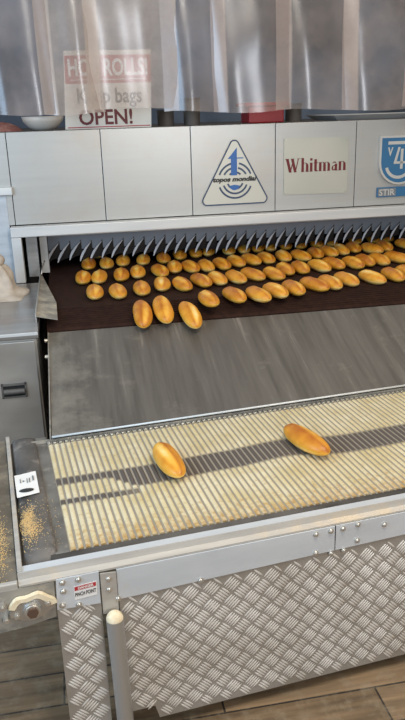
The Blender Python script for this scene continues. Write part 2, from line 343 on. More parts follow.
# valance and its row of cut flaps
YV = 4.46
MB().box(-.145, 2.56, YV, YV+.006, 1.008, 1.215).build('valance', M['valance'], oven)
MB().box(-.145, 2.56, YV-.012, YV-.001, 1.098, 1.104).build('valance_lip', M['steel'], oven)
random.seed(4)
p_ = .0655; nfl = 41
for k in range(nfl):
    x1 = -.142+(k+1)*p_; lo = .955+random.uniform(-.010, .006); j = random.uniform(-.005, .005); tp = 1.066+random.uniform(-.004, .004)
    # a cut flap, its body turned edge-on into the mouth and its bright rim curling out towards the belt
    a0 = Vector((x1, YV-.006, tp)); a1 = Vector((x1-.076+j, YV-.040, lo-.004)); a2 = Vector((x1+.002, YV-.003, lo+.012))
    fb = MB(); fb.prism([a0[:], (a0+(a1-a0)*.5+Vector((.003, .004, 0)))[:], a1[:], ((a1+a2)/2+Vector((0, .004, .006)))[:], a2[:]], (0, .0015, 0))
    f0 = fb.build('curtain_flap', M['flap'], oven)
    rb = MB(); q0 = a0+Vector((-.002, -.002, -.010)); pts = [q0.lerp(a1, t)+Vector((-.004*math.sin(math.pi*t), -.004, 0)) for t in (0, .25, .5, .75, 1)]
    wd = [.008, .017, .021, .017, .006]; vs = []
    for p, w_ in zip(pts, wd): vs += [(p.x-w_, p.y-.006, p.z-.004), (p.x, p.y-.001, p.z)]
    vs += [(a, b+.0015, c) for a, b, c in vs]; n = 10
    rb.add(vs, [(i*2, i*2+1, i*2+3, i*2+2) for i in range(4)]+[(n+i*2, n+i*2+2, n+i*2+3, n+i*2+1) for i in range(4)], True)
    rb.build('curled_rim', M['curtain'], f0)
# the baking belt
mb = MB()
prof = [(5.78, .9), (4.6, .9), (3.9, .9), (3.46, .9), (3.42, .897), (3.38, .889), (3.34, .879), (3.30, .868), (3.268, .856), (3.258, .846), (3.262, .830), (3.28, .815), (3.34, .80), (3.6, .80), (5.78, .80)]
for (y0, z0), (y1, z1) in zip(prof, prof[1:]):
    mb.add([(-.150, y0, z0), (2.56, y0, z0), (2.56, y1, z1), (-.150, y1, z1)], [(0, 1, 2, 3)], False)
inner = [(y, z-.006 if z > .85 else z+.006) for y, z in prof]
for i in range(3, 8):   # fine cross ribs over the nose
    y0, z0 = prof[i]; y1, z1 = prof[i+1]
    for t in (.25, .75):
        yy, zz = y0+(y1-y0)*t, z0+(z1-z0)*t
        mb.box(-.150, 2.56, yy-.003, yy+.003, zz-.003, zz+.0035)
for xx in (-.150, 2.56):
    mb.add([(xx, y, z) for y, z in prof], [tuple(range(len(prof)))])
mb.build('oven_belt', M['belt'], oven)
MB().box(-.14, 2.55, 3.32, 5.7, .70, .79).build('belt_bed', M['black'], oven)
for xx in (-.13, .85, 1.8, 2.5): MB().box(xx, xx+.05, 3.36, 3.41, 0, .70, .003).build('leg', M['dark_steel'], oven)
for xx in (-.13, 2.5): MB().box(xx, xx+.05, 4.9, 4.95, 0, .70, .003).build('leg', M['dark_steel'], oven)

# triangular emblem plate
cx, base, top = .963, 1.281, 1.625
def rounded(pts, r, n=5):
    out = []; m_ = len(pts)
    for i in range(m_):
        p0, p1, p2 = Vector(pts[i-1]), Vector(pts[i]), Vector(pts[(i+1) % m_])
        d0 = (p0-p1).normalized(); d2 = (p2-p1).normalized(); ang = d0.angle(d2); t = r/math.tan(ang/2)
        c = p1+(d0+d2).normalized()*(r/math.sin(ang/2)); a0 = p1+d0*t-c; a2 = p1+d2*t-c
        for k in range(n+1):
            q = a0.lerp(a2, k/n).normalized()*r+c; out.append((q.x, q.y))
    return out
tri = [(.742, 1.266), (1.180, 1.266), (cx-.002, 1.668)]
em = MB().face_prism(rounded(tri, .03), YF-.003, YF-.006).build('emblem_plate', M['plaque'], oven)
def ring(mb, outer, inner, y):
    n = len(outer); mb.add([(x, y, z) for x, z in outer]+[(x, y, z) for x, z in inner], [(i, (i+1) % n, (i+1) % n+n, i+n) for i in range(n)]); return mb
o_ = rounded(tri, .03); c_ = Vector((sum(p[0] for p in o_)/len(o_), 1.40))
def inset(pts, d):
    r_ = []; n = len(pts)
    for i in range(n):
        a_, b_ = Vector(pts[i-1]), Vector(pts[(i+1) % n]); t = (b_-a_).normalized(); nn = Vector((-t.y, t.x))
        if nn.dot(c_-Vector(pts[i])) < 0: nn = -nn
        r_.append(tuple(Vector(pts[i])+nn*d))
    return r_
ring(MB(), inset(o_, .001), inset(o_, .009), YF-.0068).build('border', M['navy'], em)
cz = 1.405; mb = MB()
def arc(mb, r0, r1, a0, a1, y, cx=cx, cz=cz, n=24):
    o1 = [(cx+r1*math.cos(R(a0+(a1-a0)*i/n)), y, cz+r1*math.sin(R(a0+(a1-a0)*i/n))) for i in range(n+1)]
    i1 = [(cx+r0*math.cos(R(a0+(a1-a0)*i/n)), y, cz+r0*math.sin(R(a0+(a1-a0)*i/n))) for i in range(n+1)]
    mb.add(o1+i1, [(i, i+1, n+2+i, n+1+i) for i in range(n)])
for r_ in (.050, .076, .102):
    e_ = math.degrees(math.asin(.036/r_)); arc(mb, r_-.0085, r_+.002, e_, 76, YF-.0068); arc(mb, r_-.0085, r_+.002, 104, 180-e_, YF-.0068)
    arc(mb, r_-.0085, r_+.002, 200, 340, YF-.0068)
mb.build('rings', M['navy'], em)
mb = MB(); yy = YF-.0072
mb.add([(cx-.024, yy, 1.435), (cx+.012, yy, 1.435), (cx+.012, yy, 1.590), (cx-.024, yy, 1.548)], [(0, 1, 2, 3)])
mb.add([(cx-.024, yy, 1.548), (cx-.024, yy, 1.528), (cx-.043, yy, 1.528)], [(0, 1, 2)])
mb.add([(cx+.012, yy, 1.528), (cx+.050, yy, 1.528), (cx+.050, yy, 1.534), (cx+.012, yy, 1.534)], [(0, 1, 2, 3)])
arc(mb, 0.0005, .031, 190, 350, yy, cx=cx-.004, cz=1.382)
mb.build('numeral', M['blue'], em)
text('lettering', 'topos mondial', cx-.132, 1.392, YF-.0086, .036, M['ink'], em, bold=.045, width=.262, shear=.25)

# name plate with serif lettering drawn stroke by stroke
npl = MB().face_prism([(1.258, 1.310), (1.652, 1.303), (1.650, 1.625), (1.256, 1.632)], YF-.003, YF-.0055).build('name_plate', M['name_plate'], oven)
mb = MB()
for x, z in ((1.268, 1.620), (1.640, 1.614), (1.269, 1.320), (1.641, 1.315)): mb.cyl((x, YF-.0055, z), (x, YF-.009, z), .005, n=10)
mb.build('rivets', M['bolt'], npl)
def serif_word(word, x, z, h, y, m, parent, total):
    T, t = .22, .085           # thick and thin strokes in cap heights
    def bar(x0, z0, x1, z1, w_): return [(x0-w_/2, z0), (x0+w_/2, z0), (x1+w_/2, z1), (x1-w_/2, z1)]
    def sf(xc, zc, w_=.26): return [(xc-w_/2, zc), (xc+w_/2, zc), (xc+w_/2, zc+.045), (xc-w_/2, zc+.045)]
    def hook(x0, x1, xh=.66):   # the arch of n, h, m
        P = []; n = 8; c = (x0+x1)/2; r = (x1-x0)/2
        for i in range(n):
            a0, a1 = math.pi*(1-i/n), math.pi*(1-(i+1)/n)
            f = lambda a, k: (c+(r+k)*math.cos(a), xh-.2+(.2+k*.2)*math.sin(a))
            k0 = t+(T-t)*(i/n); k1 = t+(T-t)*((i+1)/n)
            P.append([f(a0, k0/2), f(a1, k1/2), f(a1, -k1/2), f(a0, -k0/2)])
        return P+[bar(x1, 0, x1, xh-.2, T), sf(x1, 0)]
    G = {'W': (1.34, [bar(.12, 1, .40, 0, T+.02), bar(.40, 0, .66, .95, t), bar(.56, 1, .84, 0, T+.02), bar(.84, 0, 1.10, 1, t), sf(.12, .955, .32), sf(.60, .955, .30), sf(1.12, .955, .26)]),
         'h': (.74, [bar(.14, 0, .14, 1.02, T), sf(.14, 0), sf(.08, .975, .18)]+hook(.14, .54)),
         'i': (.36, [bar(.16, 0, .16, .66, T), sf(.16, 0), sf(.11, .615, .18), [(.06, .80), (.26, .80), (.26, .98), (.06, .98)]]),
         't': (.46, [bar(.18, .06, .18, .90, T), [(.02, .60), (.38, .60), (.38, .66), (.02, .66)], [(.12, 0), (.34, 0), (.40, .10), (.12, .10)]]),
         'm': (1.10, [bar(.14, 0, .14, .66, T), sf(.14, 0), sf(.09, .615, .18)]+hook(.14, .52)+hook(.52, .90)),
         'a': (.66, [bar(.44, 0, .44, .50, T), [(.44, 0), (.62, 0), (.62, .05), (.44, .08)], [(.10, .05), (.20, 0), (.40, .06), (.40, .14)], [(.06, .08), (.20, .04), (.20, .34), (.06, .28)], [(.10, .30), (.40, .36), (.40, .42), (.14, .36)], [(.10, .50), (.20, .66), (.42, .66), (.48, .50), (.38, .58), (.22, .58)]]),
         'n': (.74, [bar(.14, 0, .14, .66, T), sf(.14, 0), sf(.09, .615, .18)]+hook(.14, .54))}
    tw = sum(G[c][0] for c in word); k = total/tw; X = 0; mb = MB(); e = 0
    for c in word:
        for P in G[c][1]:
            mb.add([(x+(X+a_)*k, y-e, z+b_*h) for a_, b_ in P], [tuple(range(len(P)))]); e = (e+.00003) % .0006
        X += G[c][0]
    return mb.build('lettering', m, parent)
serif_word('Whitman', 1.268, 1.436, .078, YF-.0065, M['maroon'], npl, .375)

# shield badge and the small plate under it
def shield(x0, x1, zt, zb, k=0):
    pts = [(x0+k, zt-k), (x1-k, zt-k)]; xm = (x0+x1)/2; r = (x1-x0)/2-k; zc = zb+ (x1-x0)/2
    for i in range(13):
        a_ = -math.pi*i/12; pts.append((xm+r*math.cos(a_), zc+(r)*math.sin(a_)*1.0))
    return pts
sx0, sx1 = 1.842, 2.108
sh = MB().face_prism(shield(sx0, sx1, 1.622, 1.338), YF-.001, YF-.022).build('shield_badge', M['badge_rim'], oven)
MB().face_prism(shield(sx0, sx1, 1.622, 1.338, .012), YF-.0222, YF-.0228).build('field', M['badge_blue'], sh)
mb = MB(); yb = YF-.0236
mb.face_prism([(1.893, 1.572), (2.066, 1.572), (2.066, 1.590), (1.893, 1.590)], yb, yb+.001)
mb.face_prism([(1.975, 1.430), (1.992, 1.430), (1.992, 1.546), (1.975, 1.546)], yb, yb+.001)   # the upright of the 4
mb.face_prism([(1.936, 1.460), (2.006, 1.460), (2.006, 1.474), (1.936, 1.474)], yb, yb+.001)
mb.face_prism([(1.932, 1.462), (1.948, 1.462), (1.972, 1.556), (1.958, 1.556)], yb-.0003, yb+.001)
mb.face_prism([(1.893, 1.556), (1.902, 1.556), (1.912, 1.520), (1.907, 1.505)], yb, yb+.001); mb.face_prism([(1.926, 1.556), (1.918, 1.556), (1.907, 1.520), (1.909, 1.505)], yb-.0003, yb+.001)
P = []
for rr, rev in ((.088, 0), (.070, 1)):
    q = [(1.966+rr*math.cos(R(a_)), 1.460+rr*math.sin(R(a_))) for a_ in range(195, 361, 11)]; P += q[::-1] if rev else q
mb.face_prism(P, yb, yb+.001)
mb.face_prism([(2.038, 1.460), (2.056, 1.460), (2.056, 1.575), (2.038, 1.575)], yb, yb+.001)
mb.build('monogram', M['badge_rim'], sh)
sp = MB().box(1.842, 2.20, YF-.012, YF-.001, 1.266, 1.324, .002).build('small_plate', M['badge_blue'], oven)
MB().box(1.848, 1.962, YF-.0135, YF-.0122, 1.272, 1.318).build('grey_field', M['badge_grey'], sp)
text('lettering', 'STIR', 1.854, 1.275, YF-.0142, .038, M['badge_rim'], sp, bold=.02, width=.102)

# ------------------------------------------------------------------ things on top of the oven
sg = thing('sign_board', (.27, 4.30, 1.714), 'white card sign with red lettering standing on the oven behind the plastic strips', 'sign', rot=A)
def lean(z): return 4.28+(z-1.714)*.06
b_ = MB().prism([(.02, lean(1.715), 1.715), (.505, lean(1.715), 1.715), (.525, lean(2.125), 2.125), (.045, lean(2.125), 2.125)], (0, .006, 0)).build('board', M['paper'], sg)
MB().prism([(.042, lean(1.955)-.001, 1.955), (.517, lean(1.955)-.001, 1.955), (.522, lean(2.10)-.001, 2.10), (.047, lean(2.10)-.001, 2.10)], (0, .0009, 0)).build('red_band', M['red'], sg)
MB().prism([(.035, lean(1.722)-.001, 1.722), (.50, lean(1.722)-.001, 1.722), (.50, lean(1.727)-.001, 1.727), (.035, lean(1.727)-.001, 1.727)], (0, .0009, 0)).build('rule', M['red'], sg)
MB().prism([(.07, lean(1.972)-.002, 1.972), (.49, lean(1.972)-.002, 1.972), (.49, lean(1.976)-.002, 1.976), (.07, lean(1.976)-.002, 1.976)], (0, .0009, 0)).build('rule', M['white'], sg)
def on_sign(x, z, k=.0025): return lambda a_, c: (x+a_, lean(z+c)-k, z+c)
text('lettering', 'HOT ROLLS!', 0, 0, 0, .092, M['white'], sg, bold=.03, width=.44, rotm=on_sign(.062, 1.992))
text('lettering', 'Keep bags', 0, 0, 0, .105, M['ink'], sg, bold=.012, width=.36, rotm=on_sign(.10, 1.825))
text('lettering', 'OPEN!', 0, 0, 0, .083, M['maroon'], sg, bold=.02, width=.30, rotm=on_sign(.10, 1.735))
for x, l_ in ((.30, 0),): pass
t = MB()
t.box(1.085, 1.30, 4.3, 4.5, 1.701+.013, 1.81, .008); t.box(1.06, 1.325, 4.28, 4.52, 1.81, 1.83, .005)
solo(t, 'storage_box', M['redbox'], (1.19, 4.4, 1.714), 'dark red lidded box on the oven top left of the metal tray', 'box', rot=A)
t = MB()
t.add([(1.62, 4.26, 1.716), (2.3, 4.26, 1.716), (2.3, 4.7, 1.716), (1.62, 4.7, 1.716), (1.58, 4.22, 1.745), (2.34, 4.22, 1.745), (2.34, 4.74, 1.745), (1.58, 4.74, 1.745), (1.595, 4.235, 1.745), (2.325, 4.235, 1.745), (2.325, 4.725, 1.745), (1.595, 4.725, 1.745), (1.63, 4.27, 1.72), (2.29, 4.27, 1.72), (2.29, 4.69, 1.72), (1.63, 4.69, 1.72)],
      [(0, 3, 2, 1), (0, 1, 5, 4), (1, 2, 6, 5), (2, 3, 7, 6), (3, 0, 4, 7), (4, 5, 9, 8), (5, 6, 10, 9), (6, 7, 11, 10), (7, 4, 8, 11), (8, 9, 13, 12), (9, 10, 14, 13), (10, 11, 15, 14), (11, 8, 12, 15), (12, 13, 14, 15)])
solo(t, 'baking_tray', M['white_steel'], (1.96, 4.48, 1.716), 'shallow pale metal baking tray on the right of the oven top', 'tray', rot=A)
t = MB(); rings = [(0, .0), (.05, .0), (.085, .02), (.11, .05), (.118, .075), (.112, .075), (.1, .05), (.07, .012), (0, .010)]
n = 28
vs = [(-.10+r_*math.cos(2*math.pi*i/n), 4.32+r_*math.sin(2*math.pi*i/n), 1.715+z_) for r_, z_ in rings for i in range(n)]
t.add(vs, [(j*n+i, j*n+(i+1) % n, (j+1)*n+(i+1) % n, (j+1)*n+i) for j in range(len(rings)-1) for i in range(n)], True)
solo(t, 'enamel_bowl', M['pale'], (-.10, 4.32, 1.715), 'pale bowl on the oven top left of the card sign', 'bowl', rot=A)
t = MB()
def cl(u, v):
    x = -.62+.40*u; y = 4.24+.25*v; e = math.sin(math.pi*u)**.5*math.sin(math.pi*v)**.5 if 0 < u < 1 and 0 < v < 1 else 0
    return (x, y, 1.716+e*(.045+.03*noise.noise(Vector((x*14, y*14, 0)))))
t.grid(cl, 26, 18); t.add([(-.62, 4.24, 1.7155), (-.22, 4.24, 1.7155), (-.22, 4.49, 1.7155), (-.62, 4.49, 1.7155)], [(0, 1, 2, 3)])
solo(t, 'folded_cloth', M['dullred'], (-.42, 4.36, 1.716), 'faded red cloth heaped on the far left of the oven top', 'cloth', rot=A)
for i, (x, h_) in enumerate(((.62, .05), (.78, .09), (1.42, .06))):
    t = MB().cyl((x, 4.5, 1.714), (x, 4.5, 1.714+h_*1.6), .05, n=24); t.cyl((x, 4.5, 1.714+h_*1.6), (x, 4.5, 1.724+h_*1.6), .053, n=24)
    solo(t, 'tin_can', M['dark_steel'], (x, 4.5, 1.714), ('short dark tin on the oven top just right of the card sign', 'taller dark tin on the oven top right of the card sign', 'dark tin on the oven top between the red box and the tray')[i], 'can', rot=A)

# ------------------------------------------------------------------ plastic strip curtain
rail = thing('curtain_rail', (.8, 4.05, 2.72), 'steel rail above the oven mouth that carries the plastic strips', 'rail', rot=A)
MB().box(-1.0, 2.9, 4.02, 4.08, 2.70, 2.75, .003).build('bar', M['steel'], rail)
for xx in (-.98, 2.85): MB().box(xx, xx+.04, 4.085, 4.125, 1.716, 2.75, .003).build('post', M['steel'], rail)
strips = [(-.72, -.33, 1.812, 0, .045, 'far left plastic strip, cut by the photo edge'),
          (-.40, -.030, 1.801, 1, .055, 'clear plastic strip hanging left of the card sign'),
          (-.085, .235, 1.797, 0, .050, 'clear plastic strip over the left half of the card sign'),
          (.150, .625, 1.815, 1, -.030, 'cloudy creased plastic strip over the right half of the card sign'),
          (.545, .895, 1.792, 0, .060, 'clear plastic strip hanging above the left edge of the triangular emblem'),
          (.815, 1.245, 1.782, 1, .060, 'clear plastic strip hanging above the triangular emblem'),
          (1.170, 1.630, 1.783, 0, .060, 'clear plastic strip hanging above the maroon name plate'),
          (1.545, 2.010, 1.772, 1, .060, 'clear plastic strip hanging above the left half of the shield badge'),
          (1.93, 2.36, 1.79, 0, .055, 'rightmost clear plastic strip beyond the shield badge')]
for x0, x1, z0, lay, bow, lab in strips:
    cxx = (x0+x1)/2; mb = MB(); random.seed(int(cxx*100)); ph = random.uniform(0, 9)
    def sf_(u, v, x0=x0, x1=x1, z0=z0, lay=lay, bow=bow, ph=ph):
        z = z0+(2.71-z0)*v; x = x0+(x1-x0)*u+.012*math.sin(v*3+ph)*(1-v); s = 1-(2*u-1)**2
        wv = .006*math.sin(u*11+ph+v*2)+.008*noise.noise(Vector((x*3, z*4, ph)))
        return (x, (4.048 if lay == 0 else 4.020)-bow*s*(1-.55*v)+wv*(1-v*.6), z+.006*math.sin(u*5+ph))
    mb.grid(sf_, 44, 14)
    mb.attr = {'overlap_haze': [1.0 if (i % 45)/44*(x1-x0) < .075 else 0.0 for i in range(len(mb.v))]}      # denser haze of overlapping strips, painted in as a cloudier side band
    solo(mb, 'plastic_strip', M['cloudy'] if .0 < cxx < .5 else M['pvc'], (cxx, 4.035, z0), lab, 'curtain strip', 'plastic strips above the oven mouth', rot=A)

# ------------------------------------------------------------------ cabinet on the left
cab = thing('steel_cabinet', (-.55, 3.6, 0), 'low stainless steel cabinet with a recessed handle at the left of the belt', 'cabinet', rot=A)
MB().box(-1.0, -.192, 3.092, 4.05, .02, .868).build('body', M['steel'], cab)
MB().box(-1.0, -.182, 3.077, 3.085, .887, .9012, .002).build('edge_highlight', M['white_steel'], cab)  # pale strip added as a painted highlight along the worktop edge
MB().box(-1.0, -.182, 3.079, 4.078, .872, .9, .003).build('worktop', noisy('worn_worktop', (.34, .34, .34), (.44, .44, .44), (2, 20, 2), rough=(.25, .4), metal=.8, c3=(.34, .27, .24), scale3=4, lo3=.45, hi3=.7), cab)
dr = MB().box(-.99, -.200, 3.078, 3.092, .06, .862, .003).build('door', M['steel'], cab)
mb = MB(); hx0, hx1, hz0, hz1 = -.366, -.256, .606, .674
mb.box(hx0, hx1, 3.070, 3.079, hz0, hz0+.008); mb.box(hx0, hx1, 3.070, 3.079, hz1-.010, hz1); mb.box(hx0, hx0+.008, 3.070, 3.079, hz0, hz1); mb.box(hx1-.008, hx1, 3.070, 3.079, hz0, hz1)
mb.build('handle_frame', M['dark_steel'], dr)
MB().box(hx0+.008, hx1-.008, 3.0745, 3.0785, hz0+.008, hz1-.01).build('handle_recess', M['black'], dr)
MB().cyl((hx0+.01, 3.071, hz0+.03), (hx1-.01, 3.071, hz0+.03), .013, n=14).build('grip', M['dark_steel'], dr)

# crumpled cloth on the cabinet
mb = MB()
def bag(u, v):
    a_ = 2*math.pi*u; rr = v
    r0 = .15*(1-rr)**.7 if rr < 1 else 0
    r0 = [.175, .165, .13, .10, .085, .075, .06, .045, .0][min(8, int(v*8))]*(1-(v*8) % 1)+[.175, .165, .13, .10, .085, .075, .06, .045, .0][min(8, int(v*8)+1)]*((v*8) % 1) if v < 1 else 0
    zt = [0, .010, .022, .040, .07, .105, .135, .155, .16]; z = zt[min(8, int(v*8))]*(1-(v*8) % 1)+zt[min(8, int(v*8)+1)]*((v*8) % 1)
    n_ = noise.noise(Vector((math.cos(a_)*1.6, math.sin(a_)*1.6, v*3)))
    rr_ = r0*(1+.30*n_+.05*math.sin(3*a_+v*4))
    return (-.40+rr_*math.cos(a_)*1.0, 3.82+rr_*math.sin(a_)*.9, .901+z*(1+.15*n_))
mb.grid(bag, 40, 24)
cb = thing('crumpled_cloth', (-.39, 3.82, .9), 'crumpled off-white cloth bundle heaped on the steel cabinet', 'cloth', rot=A)
mb.build('bundle', M['cloth'], cb)
k_ = MB().ball((-.395, 3.84, 1.085), .042, .042, .036)
k_.v = [tuple(Vector(v)*1+Vector((.006*noise.noise(Vector(v)*30), 0, .008*noise.noise(Vector(v)*25)))) for v in k_.v]
k_.build('knot', M['cloth'], cb)

# deflector sheet beside the belt
gd = thing('guide_plate', (-.19, 3.5, .9), 'bent grey metal guide plate at the left edge of the brown belt', 'guide plate', rot=A)
def gz(x, y): return .905+.022*(-.10-x)/.09+.004*math.sin(y*9)
mb = MB(); P = [(-.192, 3.235), (-.096, 3.235), (-.103, 3.54), (-.183, 4.12), (-.190, 4.12), (-.192, 3.7)]
mb.prism([(x, y, gz(x, y)+.006) for x, y in P], (0, 0, -.002)); mb.build('sheet', M['dusty'], gd)
mb = MB().box(-.196, -.190, 3.235, 4.12, .9005, .945); mb.build('upstand', M['steel'], gd)
MB().tube([(-.187, 4.12, .935), (-.182, 4.16, .965), (-.172, 4.19, .985), (-.165, 4.2, 1.0)], .004).build('hook', M['steel'], gd)

# ------------------------------------------------------------------ chute between the belt and the cross conveyor
ch = thing('discharge_chute', (1.1, 2.95, 0), 'wide streaked steel chute sloping from the brown belt to the slatted conveyor', 'chute', rot=A)
CX0, CX1 = -.140, 2.55
def low_y(x): return 2.531+(x+.123)*.1035
mb = MB()
def cf(u, v):
    x = CX0+(CX1-CX0)*u; yb = low_y(x); y = 3.252+(yb-3.252)*v; z = .842+(.645-.842)*v-.006*math.sin(math.pi*v)
    return (x-.004*(1-v), y, z)
mb.grid(cf, 30, 8)
mb.add([(x, y, z-.003) for x, y, z in mb.v[:]], [tuple(reversed(f)) for f in mb.f[:]], True)
mb.build('sheet', M['chute'], ch)
mb = MB(); mb.tube([(CX0, low_y(CX0)-.004, .645), (CX1, low_y(CX1)-.004, .645)], .0045, 8); mb.build('lip', M['white_steel'], ch)
mb = MB(); mb.prism([(CX0-.008, 3.25, .846), (CX0-.008, low_y(CX0), .649), (CX0-.008, low_y(CX0), .60), (CX0-.008, 3.25, .76)], (.005, 0, 0)); mb.build('side_flange', M['dusty'], ch)
mb = MB(); mb.prism([(CX1+.003, 3.25, .846), (CX1+.003, low_y(CX1), .649), (CX1+.003, low_y(CX1), .60), (CX1+.003, 3.25, .76)], (.005, 0, 0)); mb.build('side_flange', M['dusty'], ch)
for y, z in ((3.22, .815), (3.12, .77)): MB().cyl((CX0-.008, y, z), (CX0-.024, y, z), .010, n=6, smooth=False).build('bolt', M['bolt'], ch)
for xx in (CX0-.002, CX1-.04): MB().box(xx, xx+.035, 3.13, 3.165, 0, .78, .002).build('leg', M['dark_steel'], ch)
for xx in (CX0-.002, CX1-.04): MB().box(xx, xx+.035, low_y(xx)+.10, low_y(xx)+.135, 0, .655, .002).build('leg', M['dark_steel'], ch)

# ------------------------------------------------------------------ cross conveyor (world frame)
cv = thing('slatted_conveyor', (1.1, 2.1, 0), 'slatted cross conveyor with tread plate skirts running across the foreground', 'conveyor')
XE = 2.55
YN, YB = 1.792, 2.505        # near and far ends of the slats
PI_ = .0218
# slats
mb = MB(); fl_, cr_ = [], []
def flour(x, y):
    w1 = .012*math.sin(x*3.1)+.008*math.sin(x*9+1)
    lo, hi = 2.085+w1, 2.222+w1*.8
    if x > .75: lo += .03*math.exp(-((x-.93)/.12)**2); hi += .03*math.exp(-((x-.95)/.14)**2)
    if x < .36:                                   # the bare stripe splits in two towards the left end
        k = min(1, (.36-x)/.08)
        lo2 = 2.178*k+lo*(1-k)
        a_ = smooth(y, lo2, hi, .010); b_ = smooth(y, 2.036+w1, 2.072+w1, .006)*(.8+.2*k)
        return 1-max(a_, b_)
    return 1-smooth(y, lo, hi, .012 if x < .8 else .016)
def smooth(y, lo, hi, s): return max(0, min(1, min((y-lo)/s+.5, (hi-y)/s+.5)))
ys = [YN+(YB-YN)*i/90 for i in range(91)]
k = 0; x = .112
while x < XE:
    w2 = .0070; prof_ = [(-w2-.0012, -.004), (-w2, .0), (-w2*.45, .0018), (w2*.45, .0018), (w2, .0), (w2+.0012, -.004)]
    n0 = len(mb.v); m_ = len(prof_); vs = []
    for y in ys:
        f_ = flour(x, y)*(.96+.04*math.sin(k*2.3)); c = max(0, min(1, 1-(y-YN)/.16))
        for dx, dz in prof_: vs.append((x+dx, y, .622+dz)); fl_.append(f_); cr_.append(c*.75)
    fs = [(j*m_+i, j*m_+i+1, (j+1)*m_+i+1, (j+1)*m_+i) for j in range(len(ys)-1) for i in range(m_-1)]
    fs += [tuple(range(m_)), tuple(range((len(ys)-1)*m_, len(ys)*m_))]
    mb.add(vs, fs); x += PI_; k += 1
mb.attr = {'flour': fl_, 'crumbs': cr_}
mb.build('slats', M['slat'], cv)
mb = MB(); x = .112-PI_/2
while x < XE: mb.box(x-.0032, x+.0032, YN-.006, YB+.006, .612, .6212); x += PI_
mb.build('slat_rods', M['divider'], cv)
mb = MB(); x = .112                                     # chain links that carry the slats on the far side
while x < XE:
    mb.box(x-.0105, x+.0005, YB+.004, YB+.022, .612, .630, .001); mb.cyl((x+.005, YB+.002, .622), (x+.005, YB+.020, .622), .0042, n=8)
    x += PI_
mb.build('drive_chain', M['bolt'], cv)
MB().box(.04, XE, YN-.03, YB+.04, .575, .598).build('pan', M['black'], cv)
MB().box(.03, XE, 2.530, 2.536, .52, .634).build('far_rail', M['dusty'], cv)
MB().box(.02, XE, 2.537, 2.56, .50, .612, .002).build('far_beam', M['steel'], cv)
# near side: inner channel, sloping flange, outer flange, skirt plates
MB().box(.048, XE, 1.752, YN-.004, .59, .621, .001).build('inner_channel', M['dark_steel'], cv)
nr = MB()
nr.prism([(-.045, 1.752, .626), (-.045, 1.714, .629), (-.045, 1.709, .628), (-.045, 1.709, .623), (-.045, 1.752, .620)], (XE+.045, 0, 0)); nr.build('flange', M['skirt'], cv)
nr = MB(); nr.prism([(-.048, 1.712, .634), (-.048, 1.706, .635), (-.048, 1.702, .618), (-.048, 1.684, .612), (-.048, 1.684, .606), (-.048, 1.712, .606)], (XE+.048, 0, 0)); nr.build('outer_flange', M['flange'], cv)
YP = 1.679
for a_, b_ in ((.215, .880), (.884, 1.70), (1.704, XE)):
    MB().face_prism([(a_, .508+(a_-.215)*.02), (b_, .508+(b_-.215)*.02), (b_, .606), (a_, .606)], YP, YP+.004).build('skirt_plate', M['skirt'], cv)
MB().face_prism([(.045, .515), (.164, .508), (.166, .611), (.050, .611)], YP, YP+.004).build('corner_plate', M['skirt'], cv)
MB().face_prism([(.169, .47), (.213, .47), (.213, .60), (.169, .604)], YP-.002, YP+.003).build('handle_bracket', M['flange'], cv)

def tread(name, poly, clip, parent):
    """tread plate: a sheet with raised bars in fives, each group turned a right angle to the next"""
    mb = MB(); Y0 = YP+.0045; mb.face_prism(poly, Y0, Y0+.003); bar_ = [0]*len(mb.v)
    pit = .0635; x0, x1, z0, z1, holes = clip
    i0, i1 = int(x0/pit)-1, int(x1/pit)+2; j0, j1 = int(z0/pit)-1, int(z1/pit)+2
    for i in range(i0, i1):
        for j in range(j0, j1):
            for s_, (ox, oz) in ((0, (0, 0)), (1, (.5, .5))):
                gx, gz_ = (i+ox)*pit+.012, (j+oz)*pit
                d = Vector((1, 0, -1 if s_ == 0 else 1)).normalized(); nrm = Vector((d.z, 0, -d.x))
                for b in range(-2, 3):
                    c = Vector((gx, 0, gz_))+nrm*(b*.0087); h = .0208 if abs(b) < 2 else .019
                    e1, e2 = c-d*h, c+d*h
                    if min(e1.x, e2.x) < x0 or max(e1.x, e2.x) > x1 or min(e1.z, e2.z) < z0 or max(e1.z, e2.z) > z1: continue
                    if any(hx0_ < c.x < hx1_ and hz0_ < c.z < hz1_ for hx0_, hx1_, hz0_, hz1_ in holes): continue
                    vs = []; w_ = .0035; hh = .0030
                    for t_ in (-1, -.6, 0, .6, 1):
                        p = c+d*h*t_; ww = w_*(1-abs(t_)**3*.85); hz_ = hh*(1-t_*t_*.9)
                        vs += [(p+nrm*ww)[:], tuple(p+Vector((0, -hz_, 0))), (p-nrm*ww)[:]]
                    vs = [(a_, Y0-.0002+b__, c__) for a_, b__, c__ in vs]
                    mb.add(vs, [(q*3+r_, q*3+r_+1, q*3+r_+4, q*3+r_+3) for q in range(4) for r_ in range(2)], True); bar_ += [1]*len(vs)
    mb.attr = {'bar': bar_}
    return mb.build(name, M['tread'], parent)
tread('tread_plate', [(.045, .03), (.166, .03), (.166, .530), (.045, .530)], (.046, .165, .03, .52, []), cv)
tread('tread_plate', [(.217, .095), (.300, .095), (.312, .046), (XE, .046), (XE, .55), (.217, .55)], (.218, XE-.01, .046, .512, [(.20, .325, 0, .10)]), cv)
